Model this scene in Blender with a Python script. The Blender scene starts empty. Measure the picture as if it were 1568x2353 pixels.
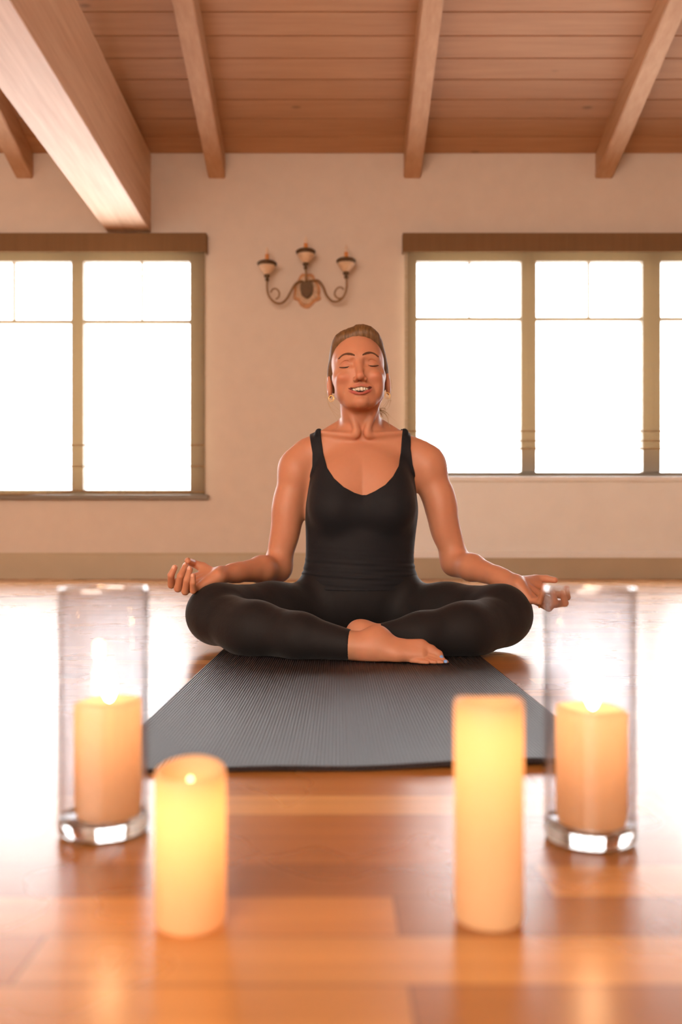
import bpy, bmesh, math, random
import numpy as np
from mathutils import Vector, Matrix
random.seed(7)
rng = np.random.default_rng(7)
S = bpy.context.scene
COL = S.collection
# ------------------------------------------------------------------ camera, light, exposure
F = 2000.0                         # focal length in pixels of the 1568 x 2353 frame
CAMH = 0.265
cam_d = bpy.data.cameras.new('camera')
cam = bpy.data.objects.new('camera', cam_d); COL.objects.link(cam)
cam.location = (0, 0, CAMH); cam.rotation_euler = (math.pi/2, 0, 0)
cam_d.sensor_fit = 'VERTICAL'; cam_d.sensor_height = 36.0
cam_d.lens = 36.0*F/2353
cam_d.shift_x = (784-777)/2353.0
cam_d.shift_y = (1245-1176.5)/2353.0
cam_d.clip_start = 0.02
cam_d.dof.use_dof = True
cam_d.dof.focus_distance = 1.98
cam_d.dof.aperture_fstop = 3.2
S.camera = cam
S.view_settings.view_transform = 'Standard'
S.view_settings.look = 'None'
S.view_settings.exposure = 0.2
S.view_settings.gamma = 1.0
S.view_settings.use_curve_mapping = False
cy = S.cycles
cy.use_denoising = True
try: cy.denoiser = 'OPENIMAGEDENOISE'
except Exception: pass
cy.denoising_input_passes = 'RGB_ALBEDO_NORMAL'
cy.max_bounces = 9; cy.diffuse_bounces = 4; cy.glossy_bounces = 4
cy.transmission_bounces = 8; cy.transparent_max_bounces = 14
cy.sample_clamp_indirect = 14.0; cy.caustics_reflective = False; cy.caustics_refractive = False
W = bpy.data.worlds.new('sky'); S.world = W; W.use_nodes = True
bgn = W.node_tree.nodes['Background']
bgn.inputs[0].default_value = (0.97, 1.0, 1.02, 1)
bgn.inputs[1].default_value = 17.0
WALLY = 6.235

def area(name, loc, rot, sx, sy, energy, color, portal=False, spread=math.pi):
    l = bpy.data.lights.new(name, 'AREA'); l.shape = 'RECTANGLE'; l.size = sx; l.size_y = sy
    l.energy = energy; l.color = color; l.spread = spread
    o = bpy.data.objects.new(name, l); COL.objects.link(o); o.location = loc; o.rotation_euler = rot
    if portal: l.cycles.is_portal = True
    return o
# added unseen fill light behind the camera for the front of the scene
area('rear_fill_light', (-1.6, -2.2, 2.2), (math.radians(90), 0, math.pi), 3.6, 2.8, 370, (1.0, 0.97, 0.93))
area('window_portal_left', (-2.6, WALLY-0.02+0.14, 1.47), (-math.pi/2, 0, 0), 3.4, 1.8, 1, (1, 1, 1), True)
area('window_portal_right', (2.6, WALLY-0.02+0.14, 1.47), (-math.pi/2, 0, 0), 4.3, 1.8, 1, (1, 1, 1), True)

# ------------------------------------------------------------------ helpers
def P3(px, py, Y):
    """point of the place at depth Y that the photograph shows at px, py"""
    return Vector(((px-777)/F*Y, Y, CAMH-(py-1245)/F*Y))
def tag(o, label=None, cat=None, group=None, kind=None):
    if label: o['label'] = label
    if cat: o['category'] = cat
    if group: o['group'] = group
    if kind: o['kind'] = kind
    return o
def empty(name, loc, rz=0):
    o = bpy.data.objects.new(name, None); COL.objects.link(o)
    o.location = loc; o.rotation_euler = (0, 0, rz); o.empty_display_size = .05
    bpy.context.view_layer.update()
    return o
def link(name, me, mat=None, parent=None, smooth=False, world=True):
    o = bpy.data.objects.new(name, me); COL.objects.link(o)
    if mat is not None:
        for m in (mat if isinstance(mat, (list, tuple)) else [mat]): me.materials.append(m)
    if smooth:
        me.polygons.foreach_set('use_smooth', [True]*len(me.polygons))
    if parent is not None:
        o.parent = parent
        if world:
            bpy.context.view_layer.update()
            o.matrix_parent_inverse = parent.matrix_world.inverted()
    return o
class MB:
    def __init__(s): s.b = bmesh.new()
    def box(s, x0, x1, y0, y1, z0, z1, bev=0):
        vs = [s.b.verts.new(p) for p in [(x0,y0,z0),(x1,y0,z0),(x1,y1,z0),(x0,y1,z0),(x0,y0,z1),(x1,y0,z1),(x1,y1,z1),(x0,y1,z1)]]
        fs = [s.b.faces.new([vs[i] for i in f]) for f in [(0,3,2,1),(4,5,6,7),(0,1,5,4),(1,2,6,5),(2,3,7,6),(3,0,4,7)]]
        if bev:
            es = list({e for f in fs for e in f.edges})
            bmesh.ops.bevel(s.b, geom=es, offset=bev, segments=2, affect='EDGES', profile=.5)
        return s
    def poly(s, pts):
        s.b.faces.new([s.b.verts.new(p) for p in pts]); return s
    def prism(s, pts, d):
        """closed outline pts (3D, planar) pushed along d"""
        d = Vector(d); a = [s.b.verts.new(p) for p in pts]; b = [s.b.verts.new(Vector(p)+d) for p in pts]; n = len(pts)
        s.b.faces.new(a); s.b.faces.new(b[::-1])
        for i in range(n): s.b.faces.new([a[i], b[i], b[(i+1)%n], a[(i+1)%n]][::-1])
        return s
    def lathe(s, c, prof, n=48, cap=False, wob=None):
        c = Vector(c); rings = []
        for k, (r, z) in enumerate(prof):
            ring = []
            for i in range(n):
                a = 2*math.pi*i/n
                dz = wob(a, k) if wob else 0
                ring.append(s.b.verts.new((c.x+r*math.cos(a), c.y+r*math.sin(a), c.z+z+dz)))
            rings.append(ring)
        for k in range(len(rings)-1):
            for i in range(n):
                j = (i+1) % n
                s.b.faces.new([rings[k][i], rings[k][j], rings[k+1][j], rings[k+1][i]])
        return s
    def tube(s, pts, r, n=10, cap=True):
        pts = [Vector(p) for p in pts]; m = len(pts)
        rs = r if isinstance(r, (list, tuple)) else [r]*m
        up = Vector((0, 0, 1)); rings = []; prev = None
        for i, p in enumerate(pts):
            t = (pts[min(i+1, m-1)]-pts[max(i-1, 0)]).normalized()
            if prev is None:
                a = t.cross(up)
                if a.length < 1e-3: a = t.cross(Vector((1, 0, 0)))
            else: a = prev - t*prev.dot(t)
            a.normalize(); prev = a; b = t.cross(a)
            rings.append([s.b.verts.new(p+(a*math.cos(2*math.pi*k/n)+b*math.sin(2*math.pi*k/n))*rs[i]) for k in range(n)])
        for i in range(m-1):
            for k in range(n):
                j = (k+1) % n
                s.b.faces.new([rings[i][k], rings[i][j], rings[i+1][j], rings[i+1][k]])
        if cap: s.b.faces.new(rings[0][::-1]); s.b.faces.new(rings[-1])
        return s
    def ball(s, c, r, u=16, v=10):
        m = Matrix.Translation(Vector(c)) @ Matrix.Diagonal((*((r,)*3 if not isinstance(r, tuple) else r), 1))
        bmesh.ops.create_uvsphere(s.b, u_segments=u, v_segments=v, radius=1, matrix=m); return s
    def build(s, name, mat, parent=None, smooth=False, fix=True, **k):
        if fix: bmesh.ops.recalc_face_normals(s.b, faces=s.b.faces)
        me = bpy.data.meshes.new(name); s.b.to_mesh(me); s.b.free()
        return link(name, me, mat, parent, smooth, **k)
def spline(pts, n=8):
    """Catmull-Rom through pts"""
    pts = [Vector(p) for p in pts]; out = []
    q = [2*pts[0]-pts[1]]+pts+[2*pts[-1]-pts[-2]]
    for i in range(1, len(q)-2):
        for k in range(n):
            t = k/n; a, b, c, d = q[i-1:i+3]
            out.append(.5*((2*b)+(c-a)*t+(2*a-5*b+4*c-d)*t*t+(3*b-a-3*c+d)*t**3))
    out.append(pts[-1]); return out

# ------------------------------------------------------------------ materials
def lin(r, g, b):
    f = lambda c: (c/255/12.92) if c/255 <= .04045 else ((c/255+.055)/1.055)**2.4
    return (f(r), f(g), f(b), 1)
class NT:
    def __init__(s, name):
        s.m = bpy.data.materials.new(name); s.m.use_nodes = True; s.t = s.m.node_tree; s.t.nodes.clear()
        s.out = s.n('ShaderNodeOutputMaterial')
    def n(s, typ, **k):
        x = s.t.nodes.new(typ)
        for a, v in k.items(): setattr(x, a, v)
        return x
    def l(s, a, b): s.t.links.new(a, b)
    def val(s, x, i, v):
        if hasattr(v, 'is_output') or isinstance(v, bpy.types.NodeSocket): s.l(v, x.inputs[i])
        else: x.inputs[i].default_value = v
    def math(s, op, a, b=0.0, clamp=False):
        x = s.n('ShaderNodeMath', operation=op, use_clamp=clamp); s.val(x, 0, a); s.val(x, 1, b); return x.outputs[0]
    def mix(s, f, a, b, blend='MIX'):
        x = s.n('ShaderNodeMix', data_type='RGBA', blend_type=blend); s.val(x, 0, f); s.val(x, 6, a); s.val(x, 7, b); return x.outputs[2]
    def pos(s):
        return s.n('ShaderNodeTexCoord').outputs['Object']
    def sep(s, v):
        x = s.n('ShaderNodeSeparateXYZ'); s.l(v, x.inputs[0]); return x.outputs
    def comb(s, a, b, c):
        x = s.n('ShaderNodeCombineXYZ'); s.val(x, 0, a); s.val(x, 1, b); s.val(x, 2, c); return x.outputs[0]
    def noise(s, v, scale, detail=3, rough=.5):
        x = s.n('ShaderNodeTexNoise'); s.l(v, x.inputs['Vector']); x.inputs['Scale'].default_value = scale
        x.inputs['Detail'].default_value = detail; x.inputs['Roughness'].default_value = rough; return x.outputs[0]
    def scalev(s, v, sc):
        x = s.n('ShaderNodeMapping'); s.l(v, x.inputs[0]); x.inputs['Scale'].default_value = sc; return x.outputs[0]
    def ramp(s, f, stops):
        x = s.n('ShaderNodeValToRGB'); s.l(f, x.inputs[0]); e = x.color_ramp.elements
        while len(e) < len(stops): e.new(.5)
        for i, (p, c) in enumerate(stops): e[i].position = p; e[i].color = c
        return x.outputs[0]
    def white(s, v):
        x = s.n('ShaderNodeTexWhiteNoise', noise_dimensions='3D'); s.l(v, x.inputs[0]); return x.outputs[0]
    def bump(s, h, strength=.3, dist=.01):
        x = s.n('ShaderNodeBump'); s.val(x, 'Strength', strength); s.val(x, 'Distance', dist); s.l(h, x.inputs['Height']); return x.outputs[0]
    def bsdf(s, color, rough=.5, normal=None, **k):
        x = s.n('ShaderNodeBsdfPrincipled'); s.val(x, 'Base Color', color); s.val(x, 'Roughness', rough)
        if normal is not None: s.l(normal, x.inputs['Normal'])
        for a, v in k.items(): s.val(x, a.replace('_', ' '), v)
        return x
    def schlick(s, k):
        lw = s.n('ShaderNodeLayerWeight'); lw.inputs[0].default_value = .5
        f = s.math('POWER', lw.outputs['Facing'], 5.0)
        return s.math('MULTIPLY', s.math('ADD', .04, s.math('MULTIPLY', f, .96)), k, True)
    def done(s, sh): s.l(sh if isinstance(sh, bpy.types.NodeSocket) else sh.outputs[0], s.out.inputs[0]); return s.m

def simple(name, c, rough=.5, nscale=0, namt=.1, bump=0, **k):
    t = NT(name); col = c; nm = None
    if nscale:
        f = t.noise(t.pos(), nscale, 4)
        d = tuple(x*(1-namt) for x in c[:3])+(1,); e = tuple(min(1, x*(1+namt)) for x in c[:3])+(1,)
        col = t.ramp(f, [(.3, d), (.7, e)])
        if bump: nm = t.bump(f, bump, .004)
    return t.done(t.bsdf(col, rough, nm, **k))

def wood(name, c1, c2, axis, rough=.55, knots=False, board=None):
    """grain runs along axis; board = (axis index, width): a tint of its own per board"""
    t = NT(name); p = t.pos(); sc = [28, 28, 28]; sc[axis] = 1.6
    v = t.scalev(p, sc)
    if board:
        o = t.sep(p); idx = t.math('FLOOR', t.math('DIVIDE', o[board[0]], board[1]))
        wn = t.white(t.comb(idx, 3.3, 1.7))
        off = t.comb(t.math('MULTIPLY', wn, 40), t.math('MULTIPLY', wn, 23), 0)
        a = t.n('ShaderNodeVectorMath', operation='ADD'); t.l(v, a.inputs[0]); t.l(off, a.inputs[1]); v = a.outputs[0]
    f = t.noise(v, 1.0, 5, .6)
    g = t.noise(p, 1.3, 2)
    col = t.mix(t.ramp(f, [(.3, (0,0,0,1)), (.72, (1,1,1,1))]), c1, c2)
    col = t.mix(t.math('MULTIPLY', g, .35), col, tuple(x*.72 for x in c1[:3])+(1,))
    if board: col = t.mix(t.math('MULTIPLY', wn, .35), col, tuple(x*.78 for x in c1[:3])+(1,))
    if knots:
        vo = t.n('ShaderNodeTexVoronoi'); t.l(t.scalev(p, (1.6, 4.2, 4.2)), vo.inputs['Vector']); vo.inputs['Scale'].default_value = 1.0
        k = t.ramp(vo.outputs['Distance'], [(.035, (1,1,1,1)), (.075, (0,0,0,1))])
        col = t.mix(t.math('MULTIPLY', k, .55), col, tuple(x*.3 for x in c1[:3])+(1,))
    return t.done(t.bsdf(col, rough, t.bump(f, .12, .003)))

M = {}
M['ceil'] = wood('ceiling_boards', lin(180,132,96), lin(200,152,114), 0, .6, True, (1, .16))
M['rafter'] = wood('rafter_wood', lin(192,146,110), lin(212,170,134), 1, .6)
M['beam'] = wood('beam_wood', lin(206,160,126), lin(232,194,160), 1, .5)
M['wall'] = simple('plaster_wall', lin(226,212,198), .85, 9, .025, .05)
M['base'] = simple('baseboard_paint', lin(196,180,152), .5, 6, .03)
M['white'] = simple('white_paint_and_glare', lin(246,247,246), .5, 6, .02)  # sill paint; on the lower wall panel it stands for window glare
M['winframe'] = simple('window_frame_paint', lin(132,120,104), .5, 6, .03)
def floor_mat():
    t = NT('oak_strip_floor'); p = t.pos(); o = t.sep(p); Wd = .065
    ry = t.math('DIVIDE', o[1], Wd); row = t.math('FLOOR', ry); fy = t.math('FRACT', ry)
    r1 = t.white(t.comb(row, 1.5, 9.1))
    xx = t.math('ADD', t.math('DIVIDE', o[0], .62), t.math('MULTIPLY', r1, 13.0))
    coli = t.math('FLOOR', xx); fx = t.math('FRACT', xx)
    r2 = t.white(t.comb(row, coli, 4.2))
    v = t.n('ShaderNodeVectorMath', operation='ADD'); t.l(t.scalev(p, (2.2, 46, 1)), v.inputs[0])
    t.l(t.comb(t.math('MULTIPLY', r2, 31), t.math('MULTIPLY', r2, 17), 0), v.inputs[1])
    g = t.noise(v.outputs[0], 1.0, 5, .62)
    c = t.ramp(r2, [(0, lin(158,104,56)), (.35, lin(182,120,62)), (.7, lin(198,134,70)), (1, lin(226,170,104))])
    c = t.mix(t.math('MULTIPLY', t.ramp(g, [(.3, (0,0,0,1)), (.75, (1,1,1,1))]), .35), c, lin(120,72,40))
    ey = t.math('MINIMUM', fy, t.math('SUBTRACT', 1.0, fy)); ex = t.math('MINIMUM', fx, t.math('SUBTRACT', 1.0, fx))
    gy = t.math('LESS_THAN', ey, .014); gx = t.math('LESS_THAN', ex, .0016)
    gr = t.math('MAXIMUM', gy, gx)
    c = t.mix(t.math('MULTIPLY', gr, .6), c, lin(84,44,20))
    h = t.math('SUBTRACT', t.math('MULTIPLY', g, .12), gr)
    sm = t.noise(p, 3.0, 3)
    rgh = t.math('ADD', .22, t.math('MULTIPLY', sm, .12))
    tl = t.math('MULTIPLY', r2, .2)
    return t.done(t.bsdf(c, rgh, t.bump(h, .05, .001), IOR=1.75))
M['floor'] = floor_mat()

# ------------------------------------------------------------------ room shell
XL, XR, YB = -4.6, 4.9, -2.5
SL = .30
ZE = 3.046                                  # height of the board ceiling at the far wall
RIDGE = 1.9
zc = lambda y: ZE + SL*(WALLY-max(y, RIDGE)) - (SL*(RIDGE-y) if y < RIDGE else 0)
tag(MB().box(XL, XR, YB, WALLY, -.05, 0).build('floor', M['floor']), 'glossy orange-brown oak strip floor', 'floor', kind='structure')
# far wall with the two window openings
WL = (-4.2, -.955, .60, 2.40)               # left window opening x0, x1, z0, z1
WR = (.50, 4.6, .73, 2.40)
TH = .18
xs = [XL, WL[0], WL[1], WR[0], WR[1], XR]
b = MB()
b.box(xs[0], xs[1], WALLY, WALLY+TH, 0, ZE+.1); b.box(xs[2], xs[3], WALLY, WALLY+TH, 0, ZE+.1); b.box(xs[4], xs[5], WALLY, WALLY+TH, 0, ZE+.1)
for w in (WL, WR):
    b.box(w[0], w[1], WALLY, WALLY+TH, 0, w[2]); b.box(w[0], w[1], WALLY, WALLY+TH, w[3], ZE+.1)
tag(b.build('wall_back', M['wall']), 'cream plaster wall with two wide windows', 'wall', kind='structure')
for nm, x in (('wall_left', XL), ('wall_right', XR)):
    s = -.1 if x < 0 else .1
    tag(MB().prism([(x, YB, 0), (x, WALLY+.1, 0), (x, WALLY+.1, zc(WALLY)), (x, RIDGE, zc(RIDGE)), (x, YB, zc(YB))], (s, 0, 0)).build(nm, M['wall']),
        'cream plaster side wall', 'wall', kind='structure')
tag(MB().box(XL, XR, YB-.1, YB, 0, zc(YB)).build('wall_front', M['wall']), 'cream plaster wall behind the viewer', 'wall', kind='structure')
# board ceiling: each board a slab with bevelled lower edges so the grooves show
b = MB(); bw = .1595
y = WALLY
while y > RIDGE:
    y2 = max(y-bw, RIDGE); g = .007; d = .012
    z1, z2 = zc(y), zc(y2)
    prof = [(y, z1+d), (y-g*.3, z1+d), (y-g, z1), (y2+g, z2), (y2+g*.3, z2+d), (y2, z2+d), (y2, z2+.04), (y, z1+.04)]
    b.prism([(XL, a, c) for a, c in prof], (XR-XL, 0, 0)); y = y2
    if y2 <= RIDGE: break
b.prism([(XL, RIDGE, zc(RIDGE)), (XL, YB, zc(YB)), (XL, YB, zc(YB)+.04), (XL, RIDGE, zc(RIDGE)+.04)], (XR-XL, 0, 0))
tag(b.build('ceiling', M['ceil']), 'sloping ceiling of knotty brown wooden boards', 'ceiling', kind='structure')
lab = ['sloping wooden rafter at the far left, behind the big beam', 'sloping wooden rafter just right of the big beam',
       'sloping wooden rafter above the wall sconce, in the middle of the ceiling', 'sloping wooden rafter at the right, above the wide window',
       'sloping wooden rafter beyond the right edge', 'sloping wooden rafter beyond the left edge']
for i, x in enumerate((-2.245, -.868, .5315, 1.906, 3.28, -3.62)):
    w = .061; dp = .178
    b = MB()
    b.prism([(x-w, WALLY, zc(WALLY)-dp), (x-w, RIDGE, zc(RIDGE)-dp), (x-w, RIDGE, zc(RIDGE)+.01), (x-w, WALLY, zc(WALLY)+.01)], (2*w, 0, 0))
    b.prism([(x-w, RIDGE, zc(RIDGE)-dp), (x-w, YB, zc(YB)-dp), (x-w, YB, zc(YB)+.01), (x-w, RIDGE, zc(RIDGE)+.01)], (2*w, 0, 0))
    bmesh.ops.bevel(b.b, geom=[e for e in b.b.edges if abs((e.verts[0].co-e.verts[1].co).x) < 1e-4 and (e.verts[0].co-e.verts[1].co).length > 2], offset=.006, segments=2, affect='EDGES')
    tag(b.build('trim_%d' % (i+1), M['rafter']), lab[i], 'rafter', 'rafters under the board ceiling', 'structure')
b = MB().box(-1.652, -1.34, YB, WALLY, 2.478, 3.046, .006)
tag(b.build('trim_7', M['beam']), 'massive horizontal wooden beam running to the far wall at upper left', 'beam', kind='structure')
# baseboards
b = MB().prism([(XL, WALLY-.02, 0), (XL, WALLY, 0), (XL, WALLY, .187), (XL, WALLY-.01, .187), (XL, WALLY-.02, .165)], (5.12, 0, 0))
tag(b.build('baseboard_back', M['base']), 'beige painted baseboard along the far wall left of the sconce wall end', 'baseboard', kind='structure')
b = MB().box(XL+5.12, XR, WALLY-.02, WALLY, 0, .150).build('baseboard_right', M['base'])
tag(b, 'beige painted baseboard below the added white glare panel', 'baseboard', kind='structure')
# added white panel for window glare on the lower wall, with its moulding
b = MB().box(XL+5.12, XR, WALLY-.016, WALLY, .150, .725, 0)
b.prism([(XL+5.12, WALLY-.016, .150), (XL+5.12, WALLY-.034, .150), (XL+5.12, WALLY-.034, .178), (XL+5.12, WALLY-.026, .192), (XL+5.12, WALLY-.016, .198)], (XR-XL-5.12, 0, 0))
tag(b.build('trim_8', M['white']), 'added white panel imitating glare on the wall below the wide right window, with moulding', 'glare panel', kind='structure')

# ------------------------------------------------------------------ windows
def glass_pane_mat():
    t = NT('window_glass')
    tr = t.n('ShaderNodeBsdfTransparent'); gl = t.n('ShaderNodeBsdfGlossy'); gl.inputs['Roughness'].default_value = .02
    mx = t.n('ShaderNodeMixShader'); t.l(t.schlick(1.0), mx.inputs[0]); t.l(tr.outputs[0], mx.inputs[1]); t.l(gl.outputs[0], mx.inputs[2])
    return t.done(mx)
M['pane'] = glass_pane_mat()
def window(name, w, glass, vmunt, hmunt, label):
    """w opening; glass: list of (x0,x1); bars between; vertical muntins only above the transom"""
    x0, x1, z0, z1 = w; Y0, Y1 = WALLY+.06, WALLY+.12
    gz0, gz1 = z0+.04, z1-.105
    root = empty(name, ((x0+x1)/2, WALLY, z0)); tag(root, label, 'window', kind='structure')
    b = MB(); b.box(x0, x1, Y0, Y1, z0, gz0, .004); b.box(x0, x1, Y0, Y1, gz1, z1, .004)
    edges = [x0]+[e for g in glass for e in g]+[x1]
    b.box(edges[0], edges[1], Y0, Y1, gz0, gz1); b.box(edges[-2], edges[-1], Y0, Y1, gz0, gz1)
    # wooden lining of the opening
    b.box(x0-.001, x0+.02, WALLY-.004, WALLY+TH, z0, z1); b.box(x1-.02, x1+.001, WALLY-.004, WALLY+TH, z0, z1)
    b.box(x0, x1, WALLY-.004, WALLY+TH, z1-.02, z1+.001)
    b.build('window_frame', M['winframe'], root)
    for i in range(len(glass)-1):
        MB().box(glass[i][1], glass[i+1][0], Y0-.01, Y1, gz0, gz1, .003).build('mullion', M['winframe'], root)
    for i, g in enumerate(glass):
        MB().box(g[0], g[1], Y0+.025, Y0+.031, gz0, gz1).build('pane', M['pane'], root)
        MB().box(g[0], g[1], Y0+.01, Y0+.05, hmunt-.011, hmunt+.011).build('transom_bar', M['winframe'], root)
        for vx in vmunt:
            if g[0] < vx < g[1]:
                MB().box(vx-.006, vx+.006, Y0+.01, Y0+.05, hmunt, gz1).build('muntin', M['winframe'], root)
    b = MB().box(x0-.03, x1+.03, WALLY-.045, WALLY+.06, z0-.035, z0, .004)
    b.build('window_sill', M['white' if x0 > 0 else 'winframe'], root)
    return root
ux = lambda px, Y=WALLY+.06: (px-777)/F*Y
window('window_1', WL, [(ux(-490), ux(-190)), (ux(-162), ux(165)), (ux(192), ux(437))], [ux(x) for x in (-340, 30, 325)], 1.86,
       'wide wooden window at left with three panes and thin muntins')
window('window_2', WR, [(ux(958), ux(1198)), (ux(1232), ux(1477)), (ux(1518), ux(1763)), (ux(1797), ux(1960))], [ux(x) for x in (1080, 1355, 1640)], 1.88,
       'wide wooden window at right with several panes behind the woman')

def shade_mat(name, c, see, yellow):
    t = NT(name); p = t.pos(); o = t.sep(p)
    reed = t.math('SINE', t.math('MULTIPLY', o[2], 900.0)); th = t.math('SINE', t.math('MULTIPLY', o[0], 520.0))
    slub = t.noise(t.scalev(p, (3, 1, 120)), 1.0, 3)
    bands = t.noise(t.scalev(p, (60, 1, 1.5)), 1.0, 2)
    f = t.math('ADD', t.math('MULTIPLY', slub, .5), t.math('MULTIPLY', bands, .4))
    col = t.mix(f, c, tuple(x*1.6 for x in c[:3])+(1,))
    df = t.n('ShaderNodeBsdfDiffuse'); t.l(col, df.inputs[0])
    tl = t.n('ShaderNodeBsdfTranslucent'); tl.inputs[0].default_value = yellow
    a = t.n('ShaderNodeMixShader'); a.inputs[0].default_value = .06; t.l(df.outputs[0], a.inputs[1]); t.l(tl.outputs[0], a.inputs[2])
    tr = t.n('ShaderNodeBsdfTransparent')
    gap = t.math('ADD', see-.08, t.math('MULTIPLY', slub, .16))
    gap = t.math('ADD', gap, t.math('MULTIPLY', t.math('MULTIPLY', reed, th), .05))
    m = t.n('ShaderNodeMixShader'); t.l(gap, m.inputs[0]); t.l(a.outputs[0], m.inputs[1]); t.l(tr.outputs[0], m.inputs[2])
    return t.done(m)
M['shade'] = shade_mat('woven_shade', lin(134,114,90), .42, lin(190,160,110))
M['valance'] = shade_mat('woven_valance', lin(124,96,70), .03, lin(170,130,80))
M['reed_edge'] = simple('shade_hem', lin(150,120,80), .8, 40, .2)
def shade(name, x0, x1, z1, zv, zb0, zb1, label, folds, brk=None):
    """valance z1..zv, cloth hanging to zb0 (at x0) .. zb1 (at x1); folds: list of (z, depth)"""
    Ys = WALLY-.05
    root = empty(name, ((x0+x1)/2, WALLY-.05, z1)); tag(root, label, 'window shade', 'woven shades on the far wall windows')
    b = MB().box(x0, x1, WALLY-.075, WALLY-.068, zv, z1); b.box(x0, x0+.006, WALLY-.068, WALLY-.006, zv, z1); b.box(x1-.006, x1, WALLY-.068, WALLY-.006, zv, z1)
    b.box(x0, x1, WALLY-.068, WALLY-.006, z1-.01, z1)
    b.build('valance', M['valance'], root)
    nx, nz = 60, 90; bm = bmesh.new(); g = []
    for j in range(nz+1):
        r = []
        for i in range(nx+1):
            u = i/nx; x = x0+.012+u*(x1-x0-.024); zb = zb0+(zb1-zb0)*u
            if brk: zb = brk(x, zb)
            z = zb+(z1-.02-zb)*j/nz
            yy = Ys+.004*math.sin(x*3.1+z*2)+.003*math.sin(z*17)
            for fz, fd in folds: yy -= fd*math.exp(-((z-fz)/.02)**2)
            r.append(bm.verts.new((x, yy, z)))
        g.append(r)
    for j in range(nz):
        for i in range(nx): bm.faces.new([g[j][i], g[j][i+1], g[j+1][i+1], g[j+1][i]])
    me = bpy.data.meshes.new('cloth'); bm.to_mesh(me); bm.free()
    link('shade_cloth', me, M['shade'], root, True)
    pts = []
    for i in range(41):
        u = i/40; x = x0+.012+u*(x1-x0-.024); zb = zb0+(zb1-zb0)*u
        if brk: zb = brk(x, zb)
        pts.append((x, Ys-.002, zb))
    MB().tube(pts, .007, 6).build('hem_bar', M['reed_edge'], root, True)
    for fz, fd in folds:
        if fd > .008:
            MB().box(x0+.012, x1-.012, Ys-.006-fd, Ys-.001-fd, fz-.004, fz+.004).build('fold_batten', M['reed_edge'], root)
    return root
sx = lambda px: (px-777)/F*(WALLY-.06)
shade('woven_shade', sx(-560), sx(475), 2.452, 2.318, .585, .618,
      'brown woven reed shade pulled right down over the left window', [(1.86, .004), (.95, .009), (.80, .009)],
      lambda x, z: z+.02*math.exp(-((x+1.83)/.12)**2))
shade('woven_shade', sx(926), sx(2010), 2.452, 2.318, .925, .925,
      'brown woven reed shade drawn two thirds down over the wide right window', [(1.86, .004), (1.05, .009), (.98, .012)])

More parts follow.
